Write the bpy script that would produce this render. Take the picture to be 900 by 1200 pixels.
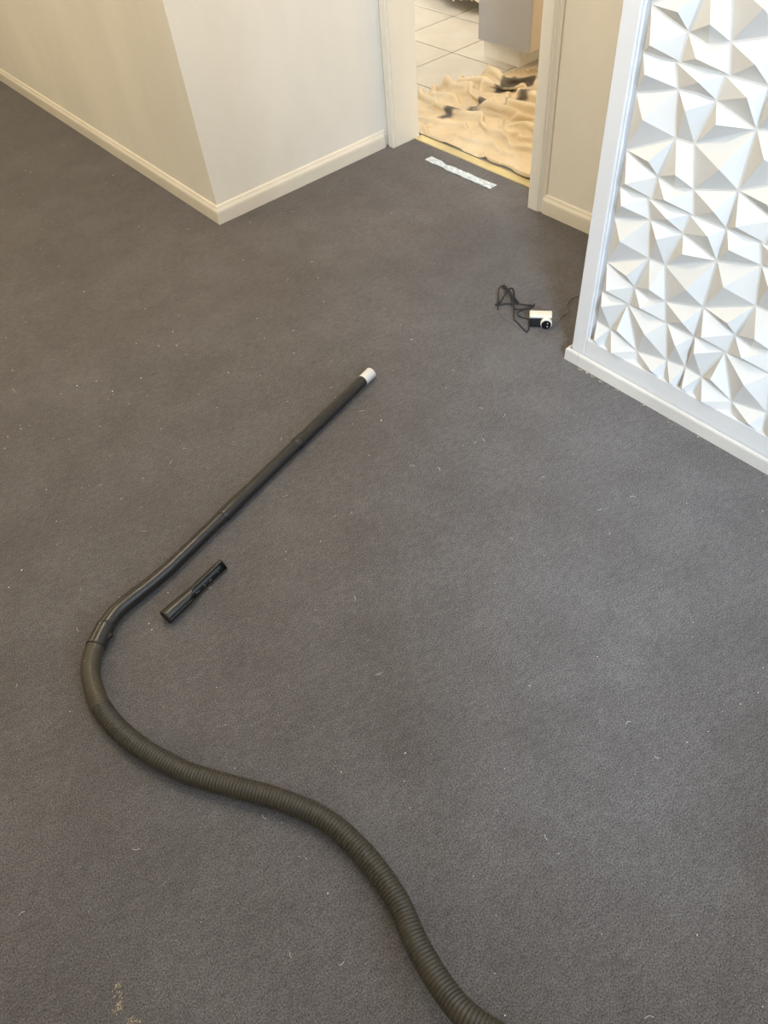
import bpy, bmesh, math, random
from mathutils import Vector, Matrix, noise
random.seed(7)
for o in list(bpy.data.objects): bpy.data.objects.remove(o)
S = bpy.context.scene
COL = S.collection

# ------------------------------------------------------------------ camera
cd = bpy.data.cameras.new('camera'); cam = bpy.data.objects.new('camera', cd); COL.objects.link(cam)
cd.sensor_fit = 'VERTICAL'; cd.sensor_height = 36.0; cd.lens = 36.0 * 860.0 / 1200.0
cd.clip_start = 0.02; cd.clip_end = 60
Rr = Vector((0.7586008, -0.6469850, -0.0770405)); Dn = Vector((-0.5367661, -0.5535435, -0.6367667)); Fw = Vector((0.3693332, 0.5244044, -0.7671981))
cam.matrix_world = Matrix(((Rr.x, -Dn.x, -Fw.x, 0), (Rr.y, -Dn.y, -Fw.y, 0), (Rr.z, -Dn.z, -Fw.z, 1.5), (0, 0, 0, 1)))
S.camera = cam

# ------------------------------------------------------------------ world, daylight, lamps, exposure
W = bpy.data.worlds.new('sky'); S.world = W; W.use_nodes = True
bg = W.node_tree.nodes['Background']; bg.inputs[0].default_value = (0.62, 0.78, 1.0, 1); bg.inputs[1].default_value = 1.0
def area(name, loc, target, sx, sy, power, col, spread=180):
    l = bpy.data.lights.new(name, 'AREA'); l.shape = 'RECTANGLE'; l.size = sx; l.size_y = sy; l.energy = power; l.color = col
    l.spread = math.radians(spread)
    o = bpy.data.objects.new(name, l); COL.objects.link(o); o.location = loc
    o.rotation_euler = (Vector(target) - Vector(loc)).to_track_quat('-Z', 'Y').to_euler(); return o
def lamp(name, loc, power, col, r):
    l = bpy.data.lights.new(name, 'POINT'); l.energy = power; l.color = col; l.shadow_soft_size = r
    o = bpy.data.objects.new(name, l); COL.objects.link(o); o.location = loc; return o
# daylight entering the living-room window in the back wall, and the kitchen window
area('daylight_living_window', (0.70, -0.78, 1.80), (0.70, 0.5, 1.73), 1.5, 1.7, 23, (0.68, 0.83, 1.0))
area('bright_sky_outside', (-2.9, -4.54, 4.25), (1.1, 1.2, 0.1), 1.4, 1.4, 700, (0.64, 0.80, 1.0))
area('daylight_kitchen_window', (3.45, 5.36, 1.45), (3.45, 3.0, 1.2), 1.1, 1.0, 40, (0.92, 0.96, 1.0))
lamp('ceiling_lamp_living', (0.72, 1.70, 2.2), 52, (1.0, 0.84, 0.62), 0.08)
lamp('ceiling_lamp_far', (-0.45, 4.1, 2.0), 46, (1.0, 0.80, 0.50), 0.10)
lamp('ceiling_lamp_kitchen', (4.3, 1.5, 1.9), 35, (1.0, 0.75, 0.45), 0.05)
lamp('added_fill_kitchen_far', (2.95, 4.4, 2.3), 13, (1.0, 0.84, 0.62), 0.08)  # added unseen fill, brightens the near side of the dust sheet
S.view_settings.view_transform = 'Standard'; S.view_settings.look = 'None'
S.view_settings.gamma = 1.0; S.view_settings.exposure = 0.0; S.view_settings.use_curve_mapping = False

# ------------------------------------------------------------------ materials
def mat(name, col, rough=0.6, spec=0.5, metal=0.0):
    m = bpy.data.materials.new(name); m.use_nodes = True
    b = m.node_tree.nodes['Principled BSDF']
    b.inputs['Base Color'].default_value = (*col, 1); b.inputs['Roughness'].default_value = rough
    b.inputs['Specular IOR Level'].default_value = spec; b.inputs['Metallic'].default_value = metal
    return m
def N(m, t, **k):
    n = m.node_tree.nodes.new(t)
    for a, v in k.items(): setattr(n, a, v)
    return n
def lk(m, a, b): m.node_tree.links.new(a, b)
def bsdf(m): return m.node_tree.nodes['Principled BSDF']
def objco(m): return N(m, 'ShaderNodeTexCoord').outputs['Object']
def noise_n(m, scale, detail=4, rough=0.55, vec=None, stretch=None):
    n = N(m, 'ShaderNodeTexNoise'); n.inputs['Scale'].default_value = scale; n.inputs['Detail'].default_value = detail
    n.inputs['Roughness'].default_value = rough
    v = vec or objco(m)
    if stretch:
        mp = N(m, 'ShaderNodeMapping'); mp.inputs['Scale'].default_value = stretch[0]; mp.inputs['Rotation'].default_value = stretch[1]
        lk(m, v, mp.inputs['Vector']); v = mp.outputs['Vector']
    lk(m, v, n.inputs['Vector']); return n.outputs['Fac']
def ramp(m, fac, stops):
    r = N(m, 'ShaderNodeValToRGB'); e = r.color_ramp.elements
    while len(e) < len(stops): e.new(0.5)
    for el, (p, c) in zip(e, stops):
        el.position = p; el.color = (*c, 1)
    lk(m, fac, r.inputs['Fac']); return r.outputs['Color']
def mix(m, mode, a, b, fac=1.0):
    n = N(m, 'ShaderNodeMix', data_type='RGBA', blend_type=mode)
    if isinstance(fac, float): n.inputs[0].default_value = fac
    else: lk(m, fac, n.inputs[0])
    for i, s in ((6, a), (7, b)):
        if isinstance(s, tuple): n.inputs[i].default_value = (*s, 1)
        else: lk(m, s, n.inputs[i])
    return n.outputs[2]
def bump(m, h, strength, dist, prev=None):
    n = N(m, 'ShaderNodeBump'); n.inputs['Strength'].default_value = strength; n.inputs['Distance'].default_value = dist
    lk(m, h, n.inputs['Height'])
    if prev: lk(m, prev, n.inputs['Normal'])
    return n.outputs['Normal']

def carpet_mat():
    m = mat('carpet', (0.1, 0.095, 0.092), 0.95, 0.15)
    b = bsdf(m)
    fine = ramp(m, noise_n(m, 330, 3, 0.7), [(0.32, (0.36, 0.36, 0.36)), (0.68, (1.62, 1.62, 1.62))])
    nap = ramp(m, noise_n(m, 46, 6, 0.7, None, ((1, 1.7, 1), (0, 0, 0.5))), [(0.3, (0.80, 0.80, 0.80)), (0.72, (1.18, 1.18, 1.18))])
    big = ramp(m, noise_n(m, 2.6, 4, 0.6), [(0.30, (0.128, 0.117, 0.113)), (0.55, (0.144, 0.134, 0.132)), (0.75, (0.160, 0.151, 0.151))])
    worn = ramp(m, noise_n(m, 7, 5, 0.65), [(0.34, (0.90, 0.895, 0.89)), (0.6, (1.04, 1.04, 1.04))])
    c = mix(m, 'MULTIPLY', mix(m, 'MULTIPLY', mix(m, 'MULTIPLY', big, worn), nap), fine)
    lk(m, c, b.inputs['Base Color'])
    n = bump(m, noise_n(m, 330, 3, 0.7), 0.55, 0.002)
    n = bump(m, noise_n(m, 60, 5, 0.7, None, ((1, 1.6, 1), (0, 0, 0.5))), 0.22, 0.004, n)
    # small dent pressed in the pile
    g = N(m, 'ShaderNodeTexGradient', gradient_type='SPHERICAL'); mp = N(m, 'ShaderNodeMapping')
    mp.inputs['Location'].default_value = (-0.329 / 0.045, -2.165 / 0.045, 0); mp.inputs['Scale'].default_value = (1 / 0.045, 1 / 0.045, 1)
    lk(m, objco(m), mp.inputs['Vector']); lk(m, mp.outputs['Vector'], g.inputs['Vector'])
    n = bump(m, g.outputs['Fac'], 0.8, 0.012, n)
    lk(m, n, b.inputs['Normal'])
    b.inputs['Sheen Weight'].default_value = 0.18; b.inputs['Sheen Roughness'].default_value = 0.45
    return m
def paint_mat(name, col, rough, dirt=0.06, bs=0.12, sc=60, spec=0.4):
    m = mat(name, col, rough, spec); b = bsdf(m)
    d = tuple(x * (1 - dirt) for x in col)
    c = ramp(m, noise_n(m, 3.0, 4, 0.6, None, ((1, 1, 0.45), (0, 0, 0))), [(0.35, d), (0.65, col)])
    lk(m, c, b.inputs['Base Color'])
    lk(m, bump(m, noise_n(m, sc, 4, 0.6), bs, 0.002), b.inputs['Normal'])
    return m
M = {}
M['carpet'] = carpet_mat()
M['wall'] = paint_mat('wall_paint_cream', (0.93, 0.90, 0.825), 0.65, 0.07, 0.10)
M['ceiling'] = paint_mat('ceiling_white', (0.82, 0.80, 0.76), 0.9, 0.03)
M['trim'] = paint_mat('trim_gloss_cream', (0.88, 0.83, 0.72), 0.35, 0.07, 0.08, 40, 0.5)
M['white'] = paint_mat('panel_frame_white', (0.72, 0.705, 0.68), 0.42, 0.05, 0.10, 80)
M['scuffed'] = paint_mat('scuffed_white_skirting', (0.72, 0.68, 0.61), 0.5, 0.16, 0.2, 60)
M['pvc'] = mat('panel_white_plastic', (0.71, 0.692, 0.645), 0.38, 0.5)
M['brass'] = paint_mat('brass_strip', (0.80, 0.66, 0.33), 0.38, 0.35, 0.1, 90)
M['black'] = mat('black_glossy_plastic', (0.022, 0.020, 0.018), 0.33, 0.5)
M['blackmatt'] = mat('black_matt_plastic', (0.012, 0.012, 0.013), 0.5, 0.5)
M['hose'] = mat('black_ribbed_vinyl', (0.050, 0.041, 0.026), 0.42, 0.5)
M['cable'] = mat('black_cable', (0.02, 0.02, 0.022), 0.55, 0.4)
M['greycable'] = mat('grey_cable', (0.16, 0.155, 0.15), 0.5, 0.4)
M['gadgetcream'] = mat('cream_plastic', (0.82, 0.78, 0.66), 0.4)
M['lens'] = mat('dark_socket', (0.006, 0.006, 0.007), 0.2)
M['chrome'] = mat('pale_metal', (0.6, 0.6, 0.58), 0.35, 0.5, 0.8)
M['cabinet'] = paint_mat('cabinet_pale_grey', (0.43, 0.425, 0.43), 0.45, 0.04, 0.03)
M['cabinetside'] = paint_mat('cabinet_edge_beige', (0.62, 0.53, 0.43), 0.45, 0.04, 0.03)
M['kick'] = paint_mat('toe_kick_cream', (0.92, 0.87, 0.77), 0.5, 0.1, 0.05)
M['grout'] = mat('dark_grout', (0.02, 0.017, 0.014), 0.9, 0.2)
M['lint'] = mat('white_lint', (0.85, 0.83, 0.78), 0.8)
M['residue'] = mat('yellow_residue', (0.55, 0.45, 0.27), 0.9)
M['smudge'] = mat('plaster_dust', (0.30, 0.29, 0.285), 0.95)
def tile_m():
    m = mat('ceramic_tile', (0.72, 0.68, 0.6), 0.18, 0.5); b = bsdf(m)
    c = ramp(m, noise_n(m, 5, 5, 0.6), [(0.3, (0.60, 0.535, 0.43)), (0.7, (0.67, 0.61, 0.51))])
    lk(m, c, b.inputs['Base Color'])
    b.inputs['Roughness'].default_value = 0.24
    return m
M['tile'] = tile_m()
def tip_m():
    m = mat('brushed_silver_cuff', (0.80, 0.79, 0.76), 0.42, 0.5, 0.35)
    lk(m, bump(m, noise_n(m, 90, 3, 0.6), 0.15, 0.001), bsdf(m).inputs['Normal']); return m
M['tip'] = tip_m()
def tape_m():
    m = mat('silver_foil_tape', (0.78, 0.83, 0.86), 0.28, 0.5, 0.35); b = bsdf(m)
    lk(m, ramp(m, noise_n(m, 60, 5, 0.7), [(0.30, (0.42, 0.50, 0.56)), (0.5, (0.70, 0.79, 0.86)), (0.7, (0.90, 0.96, 1.0))]), b.inputs['Base Color'])
    lk(m, bump(m, noise_n(m, 110, 4, 0.6), 0.5, 0.004), b.inputs['Normal']); return m
M['tape'] = tape_m()
def cloth_m(name, a, bcol, stains_shade):
    m = mat(name, a, 0.92, 0.15); b = bsdf(m)
    co = objco(m)
    c = ramp(m, noise_n(m, 5, 4, 0.6, co), [(0.3, bcol), (0.7, a)])
    if stains_shade:                                   # grey staining plus fold shade painted into the cloth colour
        at = N(m, 'ShaderNodeAttribute', attribute_name='stain_shade')
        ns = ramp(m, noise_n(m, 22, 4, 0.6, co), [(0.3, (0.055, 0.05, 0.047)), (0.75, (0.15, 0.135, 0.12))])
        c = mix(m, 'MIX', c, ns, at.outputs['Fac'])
    lk(m, c, b.inputs['Base Color'])
    wv = noise_n(m, 420, 2, 0.6, co)
    n = bump(m, wv, 0.2, 0.001); n = bump(m, noise_n(m, 26, 5, 0.62, co), 0.5, 0.012, n)
    lk(m, n, b.inputs['Normal']); return m
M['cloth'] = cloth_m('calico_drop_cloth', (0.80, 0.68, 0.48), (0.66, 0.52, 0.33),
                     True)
M['cloth2'] = cloth_m('pale_dust_sheet', (0.80, 0.75, 0.64), (0.70, 0.63, 0.5), False)

# ------------------------------------------------------------------ mesh helpers
def link(name, me, m=None, parent=None):
    o = bpy.data.objects.new(name, me); COL.objects.link(o)
    if m is not None and not me.materials: me.materials.append(m)
    if parent: o.parent = parent
    return o
def frombm(name, bm, m, parent=None, smooth=False, matrix=None):
    bmesh.ops.recalc_face_normals(bm, faces=bm.faces)
    if matrix: bmesh.ops.transform(bm, matrix=matrix, verts=bm.verts)
    me = bpy.data.meshes.new(name); bm.to_mesh(me); bm.free()
    if smooth:
        for p in me.polygons: p.use_smooth = True
    return link(name, me, m, parent)
def box_bm(lo, hi, bev=0.0, seg=2):
    bm = bmesh.new(); bmesh.ops.create_cube(bm, size=1)
    lo = Vector(lo); hi = Vector(hi); c = (lo + hi) / 2; d = hi - lo
    for v in bm.verts: v.co = Vector((c.x + v.co.x * d.x, c.y + v.co.y * d.y, c.z + v.co.z * d.z))
    if bev: bmesh.ops.bevel(bm, geom=list(bm.edges), offset=bev, segments=seg, affect='EDGES', profile=0.6)
    return bm
def box(name, lo, hi, m, parent=None, bev=0.0, seg=2, smooth=False): return frombm(name, box_bm(lo, hi, bev, seg), m, parent, smooth)
def tag(o, label, cat, group=None, kind=None):
    o['label'] = label; o['category'] = cat
    if group: o['group'] = group
    if kind: o['kind'] = kind
    return o
def struct(o, label, cat): return tag(o, label, cat, None, 'structure')
def empty(name, loc=(0, 0, 0), rz=0.0):
    o = bpy.data.objects.new(name, None); COL.objects.link(o); o.location = loc; o.rotation_euler = (0, 0, rz); o.empty_display_size = 0.05
    return o
def catmull(pts, n):
    pts = [Vector(p) for p in pts]; P = [pts[0] * 2 - pts[1]] + pts + [pts[-1] * 2 - pts[-2]]; out = []
    for i in range(1, len(P) - 2):
        for k in range(n):
            t = k / n; a, b, c, d = P[i - 1], P[i], P[i + 1], P[i + 2]
            out.append(0.5 * ((2 * b) + (c - a) * t + (2 * a - 5 * b + 4 * c - d) * t * t + (3 * b - a - 3 * c + d) * t ** 3))
    out.append(pts[-1]); return out
def resample(pts, step):
    out = [pts[0]]; acc = 0.0
    for a, b in zip(pts, pts[1:]):
        L = (b - a).length; t = step - acc
        while t <= L and L > 0:
            out.append(a + (b - a) * (t / L)); t += step
        acc = L - (t - step)
    return out
def tube(bm, pts, rad, seg=16, cap=True, close_ring=None):
    """sweep a circle along pts with parallel transport; rad = number or function(i)"""
    pts = [Vector(p) for p in pts]; n = len(pts); rings = []; up = None
    for i, p in enumerate(pts):
        t = (pts[min(i + 1, n - 1)] - pts[max(i - 1, 0)]).normalized()
        if up is None:
            up = Vector((0, 0, 1)) if abs(t.z) < 0.9 else Vector((1, 0, 0))
        up = (up - t * up.dot(t)).normalized(); sd = t.cross(up)
        r = rad(i) if callable(rad) else rad
        rings.append([bm.verts.new(p + (up * math.cos(a) + sd * math.sin(a)) * r) for a in [2 * math.pi * k / seg for k in range(seg)]])
    for A, B in zip(rings, rings[1:]):
        for k in range(seg): bm.faces.new((A[k], A[(k + 1) % seg], B[(k + 1) % seg], B[k]))
    if cap: bm.faces.new(rings[0][::-1]); bm.faces.new(rings[-1])
    return rings
def autosmooth(o, ang=40):
    me = o.data
    for p in me.polygons: p.use_smooth = True
    bm = bmesh.new(); bm.from_mesh(me)
    for e in bm.edges:
        if len(e.link_faces) == 2 and e.calc_face_angle(0) > math.radians(ang): e.smooth = False
    bm.to_mesh(me); bm.free(); return o
def sweep_profile(name, path, prof, m, parent=None):
    """prof: list of (out, z); path: list of (x, y, nx, ny) mitre points with outward offset direction already scaled"""
    bm = bmesh.new(); R = []
    for x, y, nx, ny in path: R.append([bm.verts.new((x + nx * o, y + ny * o, z)) for o, z in prof])
    k = len(prof)
    for A, B in zip(R, R[1:]):
        for i in range(k): bm.faces.new((A[i], A[(i + 1) % k], B[(i + 1) % k], B[i]))
    bm.faces.new(R[0]); bm.faces.new(R[-1][::-1])
    return frombm(name, bm, m, parent)

# ------------------------------------------------------------------ room shell
H = 2.8
struct(box('floor', (-2.6, -0.95, -0.06), (2.285, 6.0, 0.0), M['carpet']), 'dark charcoal carpet covering the whole living room floor', 'floor')
struct(box('ceiling', (-2.6, -0.95, H), (5.2, 6.0, H + 0.05), M['ceiling']), 'flat off-white ceiling over the rooms', 'ceiling')
struct(box('wall_front', (1.242, 2.668, 0), (2.29, 2.80, H), M['wall']), 'bright cream wall between the arris and the kitchen doorway', 'wall')
struct(box('wall_left', (1.242, 2.80, 0), (1.36, 6.0, H), M['wall']), 'shaded cream wall running away at far left', 'wall')
wr = struct(box('wall_right', (2.163, -0.9, 0), (2.29, 1.80, H), M['wall']), 'tan shaded wall right of the kitchen doorway', 'wall')
box('header', (2.163, 1.80, 2.06), (2.29, 2.668, H), M['wall'], wr)
# back wall with a window opening
wb = struct(box('wall_back', (-2.6, -0.9, 0), (-0.35, -0.8, H), M['wall']), 'cream wall behind the camera around a wide window', 'wall')
box('wall_piece', (1.5, -0.9, 0), (2.16, -0.8, H), M['wall'], wb)
box('wall_piece', (-0.35, -0.9, 2.74), (1.5, -0.8, H), M['wall'], wb)
box('wall_piece', (-0.35, -0.9, 0), (1.5, -0.8, 0.84), M['wall'], wb)
struct(box('wall_far', (-2.6, 5.9, 0), (1.242, 6.0, H), M['wall']), 'cream wall closing the far end of the living room', 'wall')
struct(box('wall_side', (-2.7, -0.95, 0), (-2.6, 6.0, H), M['wall']), 'cream side wall on the left behind the camera', 'wall')
# kitchen
struct(box('wall_kitchen_end', (5.1, 0.3, 0), (5.2, 6.0, H), M['wall']), 'cream end wall of the kitchen', 'wall')
wk = struct(box('wall_kitchen_far', (2.29, 5.4, 0), (2.9, 5.5, H), M['wall']), 'cream kitchen wall around its window', 'wall')
box('wall_piece', (4.0, 5.4, 0), (5.1, 5.5, H), M['wall'], wk); box('wall_piece', (2.9, 5.4, 0), (4.0, 5.5, 0.95), M['wall'], wk)
box('wall_piece', (2.9, 5.4, 1.95), (4.0, 5.5, H), M['wall'], wk)
struct(box('wall_kitchen_near', (2.29, 0.3, 0), (5.1, 0.4, H), M['wall']), 'cream kitchen wall at the near side', 'wall')
struct(box('wall_kitchen_left', (2.17, 2.80, 0), (2.29, 6.0, H), M['wall']), 'cream kitchen wall beside the doorway', 'wall')

# skirting profiles: (outwards, z)
prof = [(0, 0), (0.016, 0), (0.016, 0.045), (0.0145, 0.053), (0.011, 0.058), (0.0085, 0.062), (0.0065, 0.068), (0.0, 0.072)]
o = sweep_profile('baseboard_front', [(1.242, 2.668, -1, -1), (2.118, 2.668, 0, -1), (2.134, 2.668, 0, -0.45)], prof, M['trim'])
struct(o, 'cream moulded skirting along the bright wall left of the doorway', 'baseboard')
o = sweep_profile('baseboard_left', [(1.242, 5.9, -1, 0), (1.242, 2.668, -1, -1)], prof, M['trim'])
struct(o, 'cream moulded skirting along the shaded left wall', 'baseboard')
o = sweep_profile('baseboard_right', [(2.163, -0.79, -1, 0), (2.163, 1.742, -1, 0), (2.163, 1.757, -0.55, 0)], prof, M['trim'])
struct(o, 'cream moulded skirting behind the faceted partition', 'baseboard')
# door frame: lining and architraves
d = struct(box('door_1', (2.15, 2.615, 0.0), (2.292, 2.668, 2.06), M['trim'], None, 0.004), 'cream left jamb of the open kitchen doorway', 'doorway')
box('architrave', (2.136, 2.6165, 0), (2.1495, 2.652, 2.12), M['trim'], d, 0.003)
box('jamb', (2.15, 1.800, 0), (2.292, 1.822, 2.06), M['trim'], d, 0.003)
bm = bmesh.new(); ap_ = [(2.1625, 1.819), (2.147, 1.819), (2.145, 1.816), (2.145, 1.773), (2.1465, 1.769), (2.1495, 1.767), (2.1495, 1.762), (2.1525, 1.758), (2.156, 1.752), (2.158, 1.742), (2.1625, 1.740)]
lo_ = [bm.verts.new((x, y, 0.0)) for x, y in ap_]; hi_ = [bm.verts.new((x, y, 2.12)) for x, y in ap_]
for i in range(len(ap_)): bm.faces.new((lo_[i], lo_[(i + 1) % len(ap_)], hi_[(i + 1) % len(ap_)], hi_[i]))
bm.faces.new(lo_); bm.faces.new(hi_[::-1]); frombm('architrave', bm, M['trim'], d)
box('door_head', (2.15, 1.822, 2.03), (2.292, 2.615, 2.06), M['trim'], d, 0.003)
box('architrave', (2.145, 1.742, 2.06), (2.1625, 2.652, 2.125), M['trim'], d, 0.004)

# threshold strip between carpet and tiles
o = frombm('trim_1', box_bm((2.262, 1.823, -0.01), (2.306, 2.614, 0.006), 0.003, 2), M['brass'])
struct(o, 'worn yellowish threshold strip in the kitchen doorway', 'trim')

# ------------------------------------------------------------------ kitchen tiles
fk = struct(box('floor_kitchen', (2.286, 0.3, -0.06), (5.2, 5.5, -0.006), M['grout']), 'cream tiled kitchen floor with dark grout beyond the doorway', 'floor')
bm = box_bm((-0.1975, -0.2015, -0.007), (0.1975, 0.2015, 0.0), 0.0015, 1)
tme = None
for i in range(-2, 5):
    for j in range(-5, 6):
        x0, y0 = 3.10 + 0.403 * (i + 0.5), 3.24 + 0.41 * (j + 0.5)
        if x0 - .2 < 2.29 or x0 + .2 > 5.1 or y0 - .2 < 0.4 or y0 + .2 > 5.4: continue
        if tme is None:
            t = frombm('tile', bm, M['tile'], fk); tme = t.data
        else: t = link('tile', tme, None, fk)
        t.location = (x0, y0, random.uniform(-0.0006, 0.0006))

# ------------------------------------------------------------------ faceted partition
XF = 1.56                                  # plane of the panel backs
pw = struct(box('wall_partition', (XF + 0.003, -0.79, 0), (1.655, 1.092, H), M['white']), 'white partition end faced with three-dimensional triangular panels', 'wall')
box('stile', (1.546, 1.045, 0.0), (XF + 0.0029, 1.092, H), M['white'], pw, 0.002, 1)
box('stile', (1.546, -0.79, 0.0), (XF + 0.0029, -0.7695, H), M['white'], pw, 0.002, 1)
box('rail', (1.547, -0.769, 0.0), (XF + 0.0029, 1.0445, 0.100), M['white'], pw, 0.0015, 1)
box('rail', (1.547, -0.769, 2.366), (XF + 0.0029, 1.0445, H), M['white'], pw, 0.0015, 1)
# bead of filler sealing the panels to the stile
bm = bmesh.new(); pts = [Vector((XF - 0.004 + 0.001 * noise.noise(Vector((0, 0, z * 0.6))), 1.0425 + 0.0012 * noise.noise(Vector((3, 0, z * .9))), 0.10 + z * 0.02)) for z in range(0, 114)]
tube(bm, pts, lambda i: 0.0045 + 0.0012 * noise.noise(Vector((7, i * 0.3, 0))), 8)
autosmooth(frombm('caulk', bm, M['white'], pw), 60)

Nd = dict(TL=(0, 1), T1=(.28, 1), T2=(.677, 1), TR=(1, 1), L1=(0, .727), L2=(0, .30), N1=(1, .727), N2=(1, .30), BL=(0, 0), B2=(.315, 0), m=(.71, 0), N3=(1, 0),
          M1=(.345, .832), M2=(.41, .508), M3=(.572, .512), R1=(.657, .83), K2=(.493, .842), B1=(.33, .19), M4=(.656, .194), K=(.495, .145))
Py = [('TL T1 M1 L1', .10, .90), ('L1 M1 M2 L2', .15, .598), ('L2 M2 B1', .27, .32), ('L2 B1 B2 BL', .099, .088), ('B1 K M4 m B2', .478, .081),
      ('M2 M3 M4 K B1', .523, .294), ('M3 N1 N2 M4', .855, .438), ('R1 N1 M3', .743, .719), ('M1 K2 R1 M3 M2', .483, .747), ('T1 T2 R1 K2 M1', .535, .945),
      ('T2 TR N1 R1', .909, .937), ('M4 N2 N3 m', .902, .135)]
Nb = dict(TL=(0, 0), t1=(.295, 0), t2=(.72, 0), t3=(1, 0), l=(0, -.33), c=(.172, -.345), d=(.497, -.43), e=(.81, -.36), g=(1, -.33),
          bl=(0, -.6), bc=(.13, -.6), bd=(.54, -.6), be=(.84, -.6), br=(1, -.6))
Pb = [('TL t1 c l', .08, -.093), ('t1 d c', .29, -.257), ('t1 t2 e d', .576, -.15), ('t2 t3 g e', .893, -.11),
      ('l c bc bl', .065, -.496), ('c d bd bc', .277, -.52), ('d e be bd', .738, -.49), ('e g br be', .938, -.505)]
def inset(poly, d):
    n = len(poly); P = [Vector(p) for p in poly]
    ar = sum(P[i].x * P[(i + 1) % n].y - P[(i + 1) % n].x * P[i].y for i in range(n)); s = 1 if ar > 0 else -1
    out = []
    for i in range(n):
        a, b, c = P[i - 1], P[i], P[(i + 1) % n]
        e1 = (b - a).normalized(); e2 = (c - b).normalized()
        n1 = Vector((-e1.y, e1.x)) * s; n2 = Vector((-e2.y, e2.x)) * s
        k = 1 + n1.dot(n2); out.append(b + (n1 + n2) * (d / max(k, 0.35)))
    return out
def panel_mesh(nodes, pyr, vlo, vhi, name):
    sz = 0.3; bm = bmesh.new(); g = 0.0006
    def V(u, v, h): return bm.verts.new((-h, -u * sz, v * sz))
    q = [(g, vlo + g), (1 - g, vlo + g), (1 - g, vhi - g), (g, vhi - g)]
    A = [V(u, v, 0.0) for u, v in q]; B = [V(u, v, -0.0025) for u, v in q]
    bm.faces.new(A); bm.faces.new(B[::-1])
    for i in range(4): bm.faces.new((A[i], B[i], B[(i + 1) % 4], A[(i + 1) % 4]))
    for names, au, av in pyr:
        P = inset([Vector(nodes[k]) for k in names.split()], 0.0085)
        ring = [V(p.x, p.y, 0.0003) for p in P]; ap = V(au, av, 0.025)
        for i in range(len(ring)): bm.faces.new((ring[i], ring[(i + 1) % len(ring)], ap))
    bmesh.ops.recalc_face_normals(bm, faces=bm.faces)
    me = bpy.data.meshes.new(name); bm.to_mesh(me); bm.free(); me.materials.append(M['pvc']); return me
me_a = panel_mesh(Nd, Py, 0.0, 1.0, 'wall_panel'); me_b = panel_mesh(Nb, Pb, -0.6, 0.0, 'cut_wall_panel')
for j in range(6):
    for k in range(-1, 7):
        p = link('wall_panel', me_a if k >= 0 else me_b, None, pw)
        p.location = (XF, 1.0305 - 0.3 * j, 0.2655 + 0.3 * max(k, 0))
# scuffed flat skirting wrapping the partition end
pp = [(0, 0), (0.0125, 0), (0.0125, 0.036), (0.0110, 0.0405), (0.0085, 0.0425), (0.0046, 0.0425), (0.0044, 0.016), (0.0, 0.016)]
o = sweep_profile('baseboard_partition', [(1.5465, -0.79, -1, 0), (1.5465, 1.0555, -1, 0)], pp, M['scuffed'])
struct(o, 'scuffed white skirting under the faceted panels', 'baseboard')
sweep_profile('end_block', [(1.5465, 1.0565, -1, 0), (1.5465, 1.093, -1, 1), (1.655, 1.093, 1, 1), (1.655, 1.05, 1, 0)], pp, M['scuffed'], o)

# ------------------------------------------------------------------ kitchen cabinet
cb = tag(empty('kitchen_cabinet', (3.09, 2.69, 0)), 'pale grey kitchen cabinet end standing on a cream plinth beyond the doorway', 'cabinet')
box('end_panel', (0, 0, 0.105), (0.018, 0.345, 0.86), M['cabinet'], cb, 0.001, 1)
box('carcass', (0.0185, 0.003, 0.105), (0.75, 0.342, 0.86), M['cabinetside'], cb, 0.001, 1)
box('plinth', (0.072, 0.118, -0.001), (0.74, 0.372, 0.104), M['kick'], cb, 0.001, 1)
box('worktop', (-0.02, -0.02, 0.861), (0.78, 0.36, 0.90), M['cabinet'], cb, 0.004, 2)

# ------------------------------------------------------------------ drop cloths
def fold(p, ang, freq, off, sharp):
    """one family of soft ridged folds"""
    c, s = math.cos(ang), math.sin(ang); a = p.x * c + p.y * s; b = -p.x * s + p.y * c
    w = 0.13 * noise.noise(Vector((b * 1.7, a * 1.1, off))) + 0.05 * noise.noise(Vector((b * 6, a * 4, off + 4)))
    t = noise.noise(Vector(((a + w) * freq, b * 1.6, off + 9)))
    return max(0.0, 1 - abs(t) * sharp)
def cloth_sheet(name, x0, x1, y0, y1, nx, ny, inside, height, m):
    bm = bmesh.new(); vs = {}
    for i in range(nx + 1):
        for j in range(ny + 1):
            x = x0 + (x1 - x0) * i / nx; y = y0 + (y1 - y0) * j / ny
            if inside(x, y): vs[i, j] = bm.verts.new((x, y, height(x, y)))
    for (i, j) in list(vs):
        q = [(i, j), (i + 1, j), (i + 1, j + 1), (i, j + 1)]
        if all(k in vs for k in q): bm.faces.new([vs[k] for k in q])
    bmesh.ops.delete(bm, geom=[v for v in bm.verts if not v.link_faces], context='VERTS')
    for f in bm.faces:
        if f.normal.z < 0: f.normal_flip()
    ext = bmesh.ops.extrude_face_region(bm, geom=list(bm.faces))
    for v in [g for g in ext['geom'] if isinstance(g, bmesh.types.BMVert)]: v.co.z += 0.003
    o = frombm(name, bm, m, None, True); return o
import numpy as np
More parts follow.
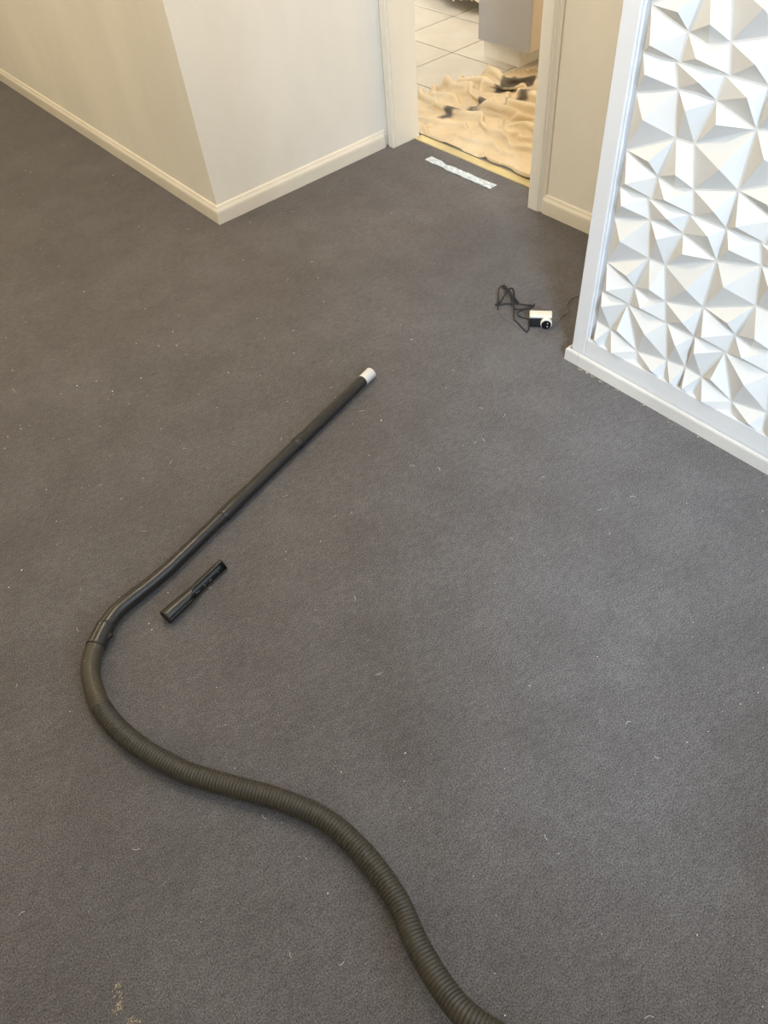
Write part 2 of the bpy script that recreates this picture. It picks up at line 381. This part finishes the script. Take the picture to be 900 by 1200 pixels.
def crumple(x0, y0, nx, ny, st, sxf, syf, mask, seed, steps=150, iters=5):
    """let a sheet with more cloth than floor buckle and settle (position based cloth on a flat floor)"""
    rng = np.random.default_rng(seed)
    P = np.zeros((nx, ny, 3)); ii, jj = np.meshgrid(np.arange(nx), np.arange(ny), indexing='ij')
    P[..., 0] = x0 + ii * st; P[..., 1] = y0 + jj * st
    for a in range(nx):
        for c in range(ny):
            q = Vector((P[a, c, 0], P[a, c, 1], seed)); P[a, c, 2] = 0.003 + 0.020 * max(0, noise.noise(Vector((q.x * 15, q.y * 5, q.z)))) + 0.010 * max(0, noise.noise(Vector((q.x * 26 + q.y * 9, q.y * 11, q.z))))
    live = np.vectorize(mask)(P[..., 0], P[..., 1])
    edge = live & ~(np.roll(live, 1, 0) & np.roll(live, -1, 0) & np.roll(live, 1, 1) & np.roll(live, -1, 1)); edge[0] = edge[-1] = True; edge[:, 0] = edge[:, -1] = True
    SX = np.vectorize(sxf)(P[..., 0], P[..., 1]); SY = np.vectorize(syf)(P[..., 0], P[..., 1])
    w = np.where(live, 1.0, 0.0); wxy = np.where(edge, 0.0, 1.0) * w
    W3 = np.stack([wxy, wxy, w], -1)
    cons = []
    for di, dj, k in ((1, 0, 0.9), (0, 1, 0.9), (1, 1, 0.35), (1, -1, 0.35), (2, 0, 0.14), (0, 2, 0.14), (4, 0, 0.02), (0, 4, 0.02)):
        per = max(abs(di), 1) * 2 if di else max(abs(dj), 1) * 2
        for ph in range(2):
            A = [(i, j) for i in range(nx - di) for j in range(max(0, -dj), ny - max(0, dj)) if ((i // max(di, 1) if di else j // dj) % 2) == ph and live[i, j] and live[i + di, j + dj]]
            if not A: continue
            A = np.array(A); ia = A[:, 0] * ny + A[:, 1]; ib = (A[:, 0] + di) * ny + A[:, 1] + dj
            sx = (SX.reshape(-1)[ia] + SX.reshape(-1)[ib]) / 2; sy = (SY.reshape(-1)[ia] + SY.reshape(-1)[ib]) / 2
            cons.append((ia, ib, di * st, dj * st, sx, sy, k))
    X = P.reshape(-1, 3).copy(); Wf = W3.reshape(-1, 3); V = np.zeros_like(X); dt = 1 / 60
    for s_ in range(steps):
        g = min(1.0, s_ / (steps * 0.75)); X0 = X.copy()
        V[:, 2] -= (0.15 if g < 1 else 2.0) * dt; X = X + V * dt * (Wf > 0)
        for it in range(iters):
            for ia, ib, dx, dy, sx, sy, k in cons:
                L = np.hypot(dx * (1 + (sx - 1) * g), dy * (1 + (sy - 1) * g))
                d = X[ib] - X[ia]; l = np.sqrt((d * d).sum(1)) + 1e-9
                c = (k * 0.5 * (l - L) / l)[:, None] * d
                X[ia] += c * Wf[ia]; X[ib] -= c * Wf[ib]
            X[:, 2] = np.maximum(X[:, 2], 0.003)
            gr = (X[:, 2] < 0.0045) & (g >= 1); X[gr, :2] = X0[gr, :2] + 0.25 * (X[gr, :2] - X0[gr, :2])     # grip of the floor
        V = (X - X0) / dt * 0.94; sp = np.sqrt((V * V).sum(1))[:, None]; V *= np.minimum(1, 0.6 / (sp + 1e-9))
        gr = X[:, 2] < 0.004; V[gr, :2] *= 0.4
    return X.reshape(nx, ny, 3), live
def sheet_object(name, X, live, m, lift):
    nx, ny = live.shape; idx = -np.ones((nx, ny), int); vs = []; n = 0
    fs = []
    for i in range(nx):
        for j in range(ny):
            if live[i, j]: idx[i, j] = n; vs.append((X[i, j, 0], X[i, j, 1], X[i, j, 2] + lift)); n += 1
    for i in range(nx - 1):
        for j in range(ny - 1):
            q = (idx[i, j], idx[i + 1, j], idx[i + 1, j + 1], idx[i, j + 1])
            if min(q) >= 0: fs.append([int(k) for k in q])
    me = bpy.data.meshes.new(name); me.from_pydata(vs, [], fs); me.polygons.foreach_set('use_smooth', [True] * len(fs))
    o = link(name, me, m)
    return o
def far_edge(y):      # x where the sheet stops on the tiles
    pts = [(1.4, 3.11), (2.35, 3.11), (2.66, 3.10), (2.78, 3.05), (2.86, 2.96), (2.91, 2.80), (2.96, 2.60), (3.05, 2.42)]
    for (a, xa), (b, xb) in zip(pts, pts[1:]):
        if a <= y <= b: return xa + (xb - xa) * (y - a) / (b - a)
    return 0
def inside(x, y):
    w = 0.022 * noise.noise(Vector((x * 9, y * 9, 2)))
    near = 2.306 + 0.008 * noise.noise(Vector((y * 6, 1, 0)))
    return bool(near < x < far_edge(y) + w and 1.66 < y < 2.93 + 0.02 * noise.noise(Vector((x * 14, 5, 0))))
def ex_x(x, y):       # surplus of cloth across and along the doorway
    return 1.13 + 0.40 * max(0.0, min(1.0, (x - 2.44) / 0.2)) + 0.16 * noise.noise(Vector((x * 4, y * 3, 1)))
def ex_y(x, y): return 1.05 + 0.12 * max(0.0, min(1.0, (x - 2.5) / 0.2)) + 0.05 * noise.noise(Vector((x * 4, y * 3, 7)))
Xc, lv = crumple(2.29, 1.64, 95, 148, 0.009, ex_x, ex_y, inside, 3)
REST = [(2.29 + i * 0.009, 1.64 + j * 0.009) for i in range(95) for j in range(148) if lv[i, j]]
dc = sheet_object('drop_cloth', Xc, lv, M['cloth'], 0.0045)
tag(dc, 'rumpled beige drop cloth with grey staining and painted-in fold shade spread over the kitchen floor at the doorway', 'drop cloth')
STAIN_SHADE = [[(2.832, 2.679), (2.98, 2.724), (3.045, 2.733), (3.02, 2.64), (3.089, 2.627), (3.033, 2.577), (2.964, 2.607), (2.901, 2.599), (2.85, 2.651)],
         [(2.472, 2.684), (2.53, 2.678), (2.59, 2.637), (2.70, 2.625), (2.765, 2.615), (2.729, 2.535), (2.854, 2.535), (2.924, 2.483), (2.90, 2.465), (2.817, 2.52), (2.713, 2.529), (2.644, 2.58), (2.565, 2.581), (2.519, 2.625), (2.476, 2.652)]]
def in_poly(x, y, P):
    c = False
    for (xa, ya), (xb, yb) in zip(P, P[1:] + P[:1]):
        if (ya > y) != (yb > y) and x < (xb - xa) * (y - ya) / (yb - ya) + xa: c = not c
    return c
sa = dc.data.attributes.new('stain_shade', 'FLOAT', 'POINT')  # weight of the grey staining and painted fold shade
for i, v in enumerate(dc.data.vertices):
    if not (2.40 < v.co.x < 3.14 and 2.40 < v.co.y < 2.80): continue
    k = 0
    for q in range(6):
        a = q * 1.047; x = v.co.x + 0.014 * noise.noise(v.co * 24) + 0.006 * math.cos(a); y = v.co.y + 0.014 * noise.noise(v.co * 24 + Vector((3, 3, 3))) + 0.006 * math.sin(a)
        k += any(in_poly(x, y, P) for P in STAIN_SHADE)
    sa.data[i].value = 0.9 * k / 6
sd = dc.modifiers.new('smooth', 'SUBSURF'); sd.levels = 1; sd.render_levels = 2
so = dc.modifiers.new('thickness', 'SOLIDIFY'); so.thickness = 0.002; so.offset = 0
def inside2(x, y): return ((x - 3.95) / 0.36) ** 2 + ((y - 3.72) / 0.62) ** 2 < 1 + 0.2 * noise.noise(Vector((x * 6, y * 6, 1)))
def hgt2(x, y):
    k = max(0.0, 1 - ((x - 3.95) / 0.40) ** 2 - ((y - 3.72) / 0.66) ** 2); p = Vector((x, y, 0))
    return 0.004 + 0.26 * k ** 0.6 * (0.7 + 0.5 * noise.noise(p * 3)) + 0.03 * k * fold(p, 1.0, 6, 3, 2.5)
d2 = cloth_sheet('dust_sheet', 3.5, 4.4, 3.0, 4.45, 90, 130, inside2, hgt2, M['cloth2'])
tag(d2, 'bundled pale dust sheet heaped on the tiles behind the grey cabinet', 'dust sheet')

# ------------------------------------------------------------------ vacuum hose and wand
vh = tag(empty('vacuum_hose', (0.4, 1.0, 0)), 'long black vacuum hose with rigid wand and silver end lying on carpet', 'vacuum hose')
vh.location = (0, 0, 0)
def lin(a, b, n): a = Vector(a); b = Vector(b); return [a + (b - a) * i / n for i in range(n + 1)]
A = Vector((1.053, 1.473, 0.0185)); D = Vector((0.200, 1.2535, 0.0195))
def along(t): return A + (D - A) * t
Lw = (D - A).length
def wand(name, t0, t1, r0, r1, m, collar=0.0, hollow=False):
    bm = bmesh.new(); n = 24; pts = [along(t0 + (t1 - t0) * i / n) for i in range(n + 1)]
    def rad(i):
        r = r0 + (r1 - r0) * i / n
        if collar and i > n - 5: r = r1 + collar
        return r
    rg = tube(bm, pts, rad, 28, not hollow)
    return autosmooth(frombm(name, bm, m, vh), 35)
# silver end with an open mouth
bm = bmesh.new(); ax = (D - A).normalized()
tube(bm, [A, A - ax * 0.001 + ax * 0.002, A + ax * 0.042, A + ax * 0.046], lambda i: (0.0165, 0.0178, 0.0180, 0.0172)[i], 28, False)
tube(bm, [A, A + ax * 0.03], lambda i: (0.0165, 0.0150)[i], 28, False)
bm2 = autosmooth(frombm('silver_end', bm, M['tip'], vh), 35); bm2['label'] = 'silver white end of the wand'
t1 = 0.044 / Lw
wand('wand_tube', t1, 0.41, 0.0165, 0.0175, M['black'])
wand('wand_tube', 0.405, 0.765, 0.0170, 0.0182, M['black'], 0.0012)
wand('wand_tube', 0.755, 1.0, 0.0172, 0.0180, M['black'])
for t in (0.41, 0.765):
    bm = bmesh.new(); tube(bm, [along(t - .014), along(t - .012), along(t + .012), along(t + .014)], lambda i: (0.0178, 0.0190, 0.0190, 0.0178)[i], 28)
    autosmooth(frombm('collar', bm, M['black'], vh), 35)
hp = catmull([D + ax * -0.01, D, (0.14, 1.2425, 0.0200), (0.082, 1.2350, 0.0210), (0.040, 1.2275, 0.0220), (0.008, 1.2120, 0.0230), (-0.004, 1.2035, 0.0235)], 8)
bm = bmesh.new(); n = len(hp)
tube(bm, hp, lambda i: 0.0180 + 0.0014 * i / n + (0.0010 if i > 20 else 0), 28); autosmooth(frombm('bent_handle', bm, M['black'], vh), 35)
cp = catmull([(0.002, 1.2085, 0.0235), (-0.016, 1.1960, 0.0235), (-0.040, 1.1765, 0.0235), (-0.046, 1.1715, 0.0235)], 6); n = len(cp)
bm = bmesh.new(); tube(bm, cp, lambda i: 0.0205 if i == 0 else (0.0220 + 0.0018 * i / n), 28); cuff = autosmooth(frombm('cuff', bm, M['black'], vh), 35)
box('latch_button', (-0.006, -0.012, -0.003), (0.010, 0.002, 0.006), M['blackmatt'], cuff, 0.002).location = (-0.012, 1.180, 0.024)
path = [(-0.040, 1.1765, .0235), (-0.061, 1.157, .0232), (-0.082, 1.128, .0228), (-0.098, 1.080, .0225), (-0.107, 0.997, .0225), (-0.089, 0.891, .0225), (-0.043, 0.772, .0225), (0.014, 0.680, .0225),
        (0.077, 0.584, .0225), (0.122, 0.489, .023), (0.137, 0.387, .026), (0.131, 0.292, .036), (0.109, 0.209, .056), (0.098, 0.124, .083), (0.105, 0.063, .105), (0.15, -0.04, .12),
        (0.23, -0.16, .11), (0.34, -0.28, .07), (0.46, -0.36, .03), (0.6, -0.42, .0235), (0.75, -0.45, .0235), (0.9, -0.47, .0235)]
hs = resample(catmull(path, 24), 0.0012)
i0 = int(0.175 / 0.0012)
bm = bmesh.new(); tube(bm, hs[:i0 + 2], lambda i: 0.0212 + 0.0002 * math.cos(2 * math.pi * i / 6), 24); autosmooth(frombm('hose_sleeve', bm, M['hose'], vh), 80)
bm = bmesh.new()
def hr(i):
    return (0.0194, 0.0204, 0.0218, 0.0222, 0.0218, 0.0204)[i % 6]
tube(bm, hs[i0:], hr, 26); autosmooth(frombm('ribbed_hose', bm, M['hose'], vh), 80)

# ------------------------------------------------------------------ crevice nozzle
cn = empty('crevice_nozzle', (0.117, 1.128, 0.0), math.atan2(0.040, 0.190)); tag(cn, 'short black crevice nozzle with a slanted mouth lying beside the wand', 'nozzle')
bm = bmesh.new(); L = 0.196; nt = 40; na = 30; rows = []
for i in range(nt + 1):
    t = i / nt; s = max(0.0, min(1.0, (t - 0.34) / 0.16)); s = s * s * (3 - 2 * s)
    sq = max(0.0, min(1.0, t / 0.55)); sq = sq * sq * (3 - 2 * sq)
    ry = 0.0190 - 0.0030 * sq; rz = 0.0190 - 0.0030 * sq
    gap = math.radians(3 + 128 * s); phi = math.radians(-90 + 28)      # the mouth looks down-right, a little upwards
    phi = math.radians(-62)
    row = []
    for k in range(na + 1):
        a = phi + gap / 2 + (2 * math.pi - gap) * k / na
        # angle measured from +z towards -y so the mouth faces local -y
        yy = -math.cos(a - math.radians(-62)) ; 
        b = math.radians(-22) + (a - phi)          # 0 -> facing -y, tilted up
        y = -math.cos(b) * ry; z = -math.sin(b) * rz + 0.0195 - 0.0035 * sq
        row.append(bm.verts.new((t * L, y, z)))
    rows.append(row)
for A_, B_ in zip(rows, rows[1:]):
    for k in range(na): bm.faces.new((A_[k], A_[k + 1], B_[k + 1], B_[k]))
tipv = rows[-1]; bm.faces.new(tipv)                # closed flat toe
nz = frombm('nozzle_body', bm, M['black'], cn); autosmooth(nz, 50)
sm = nz.modifiers.new('wall', 'SOLIDIFY'); sm.thickness = 0.0022; sm.offset = -1
bm = bmesh.new(); 
for q in range(26):
    x = random.uniform(0.09, 0.185); p = Vector((x, random.uniform(-0.004, 0.008), random.uniform(0.006, 0.008)))
    bmesh.ops.create_icosphere(bm, subdivisions=1, radius=random.uniform(0.0006, 0.0016), matrix=Matrix.Translation(p))
du = frombm('dust', bm, M['smudge'], cn); du['kind'] = 'stuff'; du['label'] = 'grey dust inside the nozzle mouth'
bm = bmesh.new(); tube(bm, [(0, 0, 0.0195), (0.004, 0, 0.0195)], 0.0198, 28, False); r_ = frombm('socket_rim', bm, M['black'], cn); autosmooth(r_, 40)
sm = r_.modifiers.new('wall', 'SOLIDIFY'); sm.thickness = 0.0025; sm.offset = -1

# ------------------------------------------------------------------ black and cream gadget with cable
gd = empty('electrical_adapter', (1.577, 1.291, 0.0), math.atan2(-0.755, 0.655)); tag(gd, 'small black and cream electrical gadget with tangled black cable on the carpet near the partition', 'adapter')
def gbox(name, lo, hi, m, bev, parent=gd): return frombm(name, box_bm(lo, hi, bev, 3), m, parent, False)
autosmooth(gbox('housing', (0.0, 0.0, 0.001), (0.066, 0.028, 0.036), M['blackmatt'], 0.004), 30)
autosmooth(gbox('cream_shell', (-0.002, -0.001, 0.0365), (0.070, 0.030, 0.047), M['gadgetcream'], 0.0042), 30)
bm = bmesh.new(); tube(bm, [(0.053, 0.001, 0.022), (0.053, -0.004, 0.022), (0.053, -0.010, 0.022), (0.053, -0.011, 0.022)], lambda i: (0.0185, 0.0185, 0.0180, 0.0165)[i], 28); rg = autosmooth(frombm('cream_ring', bm, M['gadgetcream'], gd), 35)
bm = bmesh.new(); tube(bm, [(0.053, -0.008, 0.0205), (0.053, -0.0125, 0.0205)], lambda i: (0.0165, 0.0155)[i], 28); rr = autosmooth(frombm('round_face', bm, M['lens'], gd), 35)
for dz in (-0.006, 0.006): gbox('contact', (0.055, -0.0145, 0.0205 + dz - 0.002), (0.059, -0.0122, 0.0205 + dz + 0.002), M['chrome'], 0.0005, rr)
Minv = Matrix.Translation((1.577, 1.291, 0)) @ Matrix.Rotation(math.atan2(-0.755, 0.655), 4, 'Z'); Minv = Minv.inverted()
def cable(name, pts, r, m, par, Mi):
    bm = bmesh.new(); tube(bm, [Mi @ p for p in catmull(pts, 8)], r, 8); return autosmooth(frombm(name, bm, m, par), 60)
z = 0.004
c1 = [(1.590, 1.305, .018), (1.583, 1.340, .016), (1.600, 1.362, .012), (1.624, 1.358, .012), (1.646, 1.340, .02), (1.650, 1.338, .03), (1.640, 1.340, .022), (1.626, 1.366, .01), (1.613, 1.388, .008), (1.630, 1.412, .010), (1.647, 1.440, .022),
      (1.650, 1.458, .028), (1.660, 1.486, .02), (1.676, 1.506, .008), (1.684, 1.508, z), (1.690, 1.508, .006), (1.672, 1.470, .012), (1.658, 1.438, .010), (1.651, 1.409, z), (1.646, 1.405, z), (1.650, 1.425, z), (1.678, 1.453, .008), (1.689, 1.470, .010), (1.672, 1.470, .018), (1.641, 1.460, .014), (1.606, 1.451, .006), (1.588, 1.454, z),
      (1.600, 1.442, z), (1.614, 1.431, .006), (1.644, 1.390, .008), (1.670, 1.361, z)]
cable('cable', c1, 0.0026, M['cable'], gd, Minv)
cable('cable', [(1.586, 1.300, .014), (1.566, 1.283, .004), (1.550, 1.279, z), (1.556, 1.302, z), (1.568, 1.337, z), (1.571, 1.352, .006), (1.596, 1.378, .016), (1.612, 1.396, .020), (1.622, 1.416, .024), (1.640, 1.438, .026), (1.654, 1.470, .03), (1.664, 1.491, .026), (1.655, 1.497, .022), (1.640, 1.490, .018), (1.603, 1.456, .012), (1.574, 1.430, z)], 0.0022, M['cable'], gd, Minv)
w2 = cable('thin_wire', [(1.570, 1.434, z), (1.560, 1.405, .003), (1.553, 1.37, .003), (1.552, 1.335, .003), (1.545, 1.30, .003)], 0.0009, M['greycable'], gd, Minv)
tw = bmesh.new(); tube(tw, catmull([(1.652, 1.247, .003), (1.666, 1.243, .003), (1.688, 1.254, .003), (1.712, 1.250, .004), (1.730, 1.262, .003), (1.752, 1.284, .003), (1.800, 1.294, .003), (1.83, 1.27, .003)], 8), 0.0013, 8)
tag(autosmooth(frombm('loose_wire', tw, M['greycable']), 60), 'thin dark loose wire trailing behind the partition end', 'wire')

# ------------------------------------------------------------------ silver tape on the carpet
tp = bmesh.new(); nx, ny = 90, 14; g = {}
for i in range(nx + 1):
    for j in range(ny + 1):
        t = i / nx; s = j / ny - 0.5
        w = 0.039 * (1 - 0.42 * math.exp(-((t - 0.27) / 0.06) ** 2) * (1 if s > 0 else 0.5)) + 0.003 * noise.noise(Vector((t * 9, 0, 1)))
        x = 2.171 - 0.004 * math.sin(t * 3.1) + s * w + 0.002 * noise.noise(Vector((t * 12, s, 3)))
        y = 2.425 - 0.397 * t + 0.004 * noise.noise(Vector((s * 9, t, 8)))
        zz = 0.003 + 0.0035 * abs(noise.noise(Vector((x * 70, y * 40, 0)))) + 0.004 * max(0, 1 - abs(s + 0.05) * 9) * abs(noise.noise(Vector((y * 22, 1, 2))))
        g[i, j] = tp.verts.new((x, y, zz))
for i in range(nx):
    for j in range(ny): tp.faces.new((g[i, j], g[i + 1, j], g[i + 1, j + 1], g[i, j + 1]))
ext = bmesh.ops.extrude_face_region(tp, geom=list(tp.faces))
for v in [q for q in ext['geom'] if isinstance(q, bmesh.types.BMVert)]: v.co.z -= 0.0018
tag(frombm('foil_tape', tp, M['tape']), 'crumpled strip of silver foil tape stuck on carpet before the doorway', 'tape')

# ------------------------------------------------------------------ lint, dried residue and dust on the carpet
big = [(.29, 2.133), (.403, 2.108), (.418, 2.02), (.412, 2.003), (-.001, 1.369), (.329, .496), (.86, 3.8), (.755, 3.576), (.87, 3.762), (1.451, 2.536), (1.322, 2.571), (.16, 1.203), (.077, 1.136), (.08, 1.156), (.113, .897), (.911, 1.479),
       (.945, 1.299), (1.146, 2.355), (-.109, .544), (-.145, .568), (.05, .469), (.053, .556), (.053, 2.021), (.15, 2.066), (.125, 2.069), (.985, 2.9), (.078, 1.765), (1.109, 3.913), (-.115, .997), (.793, .372), (.772, .125), (.822, .11),
       (.769, .085), (1.073, .432), (1.017, .282), (.971, .091), (.205, .555), (.177, .487), (.268, .234), (.252, .161), (.186, .1), (.062, 1.278), (.156, 1.697), (.403, .906), (.312, 1.898)]
bm = bmesh.new()
def fleck(x, y, s):
    mtx = Matrix.Translation((x, y, 0.0012 + s * 0.3)) @ Matrix.Rotation(random.uniform(0, 6.3), 4, 'Z') @ Matrix.Diagonal((random.uniform(.6, 1.6), random.uniform(.5, 1), 0.5, 1))
    bmesh.ops.create_icosphere(bm, subdivisions=1, radius=s, matrix=mtx)
for x, y in big: fleck(x, y, random.uniform(0.0013, 0.0024) * (0.6 if y < 1.0 else 1.0))
NEAR = [(p.x, p.y) for p in hs[::8]] + [(along(k / 40).x, along(k / 40).y) for k in range(41)] + [(p.x, p.y) for p in hp]
def free(x, y): return not (x > 1.2 and y > 2.63) and not (1.52 < x < 1.68 and y < 1.12) and min((x - a) ** 2 + (y - b) ** 2 for a, b in NEAR) > 0.03 ** 2
q = 0
while q < 420:
    x, y = random.uniform(-0.6, 2.1), random.uniform(-0.4, 4.2)
    if not free(x, y) or (x > 0.75 and random.random() < 0.45): continue
    fleck(x, y, random.choice([0.0006, 0.0008, 0.0010, 0.0014]) * (1.5 if y > 1.5 else 0.85)); q += 1
for q in range(60):     # short pale hairs
    x, y = random.uniform(-0.5, 1.3), random.uniform(-0.2, 2.4); a = random.uniform(0, 6.3); l = random.uniform(0.006, 0.016)
    if not free(x, y): continue
    tube(bm, [(x, y, .002), (x + l * .5 * math.cos(a), y + l * .5 * math.sin(a), .0035), (x + l * math.cos(a + .4), y + l * math.sin(a + .4), .002)], 0.0003, 4)
tag(frombm('lint', bm, M['lint']), 'white lint specks and short hairs scattered all over the carpet', 'lint', None, 'stuff')
def crumbs(name, pts, n, spread, s, m, label):
    bm = bmesh.new()
    for (x, y) in pts:
        for k in range(n):
            dx, dy = random.gauss(0, spread), random.gauss(0, spread)
            mtx = Matrix.Translation((x + dx, y + dy, 0.0012)) @ Matrix.Rotation(random.uniform(0, 6.3), 4, 'Z') @ Matrix.Diagonal((1.5, .8, .45, 1))
            bmesh.ops.create_icosphere(bm, subdivisions=1, radius=random.uniform(.4, 1) * s, matrix=mtx)
    tag(frombm(name, bm, m), label, 'residue', None, 'stuff')
crumbs('dried_residue', [(-.330, .523), (-.333, .508), (-.340, .497), (-.346, .492), (-.337, .463), (-.334, .458), (-.330, .455)], 14, 0.0035, 0.0012, M['residue'], 'yellowish dried crumbs in the carpet at bottom left')
crumbs('plaster_dust', [(1.57, 2.195), (1.565, 2.163), (1.604, 2.150), (1.62, 2.185)], 9, 0.008, 0.0016, M['smudge'], 'pale plaster dust smudge on carpet before the bright wall')
crumbs('skirting_crumbs', [(1.528, 1.035), (1.526, 1.01), (1.529, 0.99), (1.528, 0.955), (1.53, 0.90), (1.53, 0.80), (1.53, 0.72), (1.53, 0.62)], 7, 0.004, 0.0018, M['residue'], 'brown and pale crumbs along the foot of the scuffed skirting under the panels')
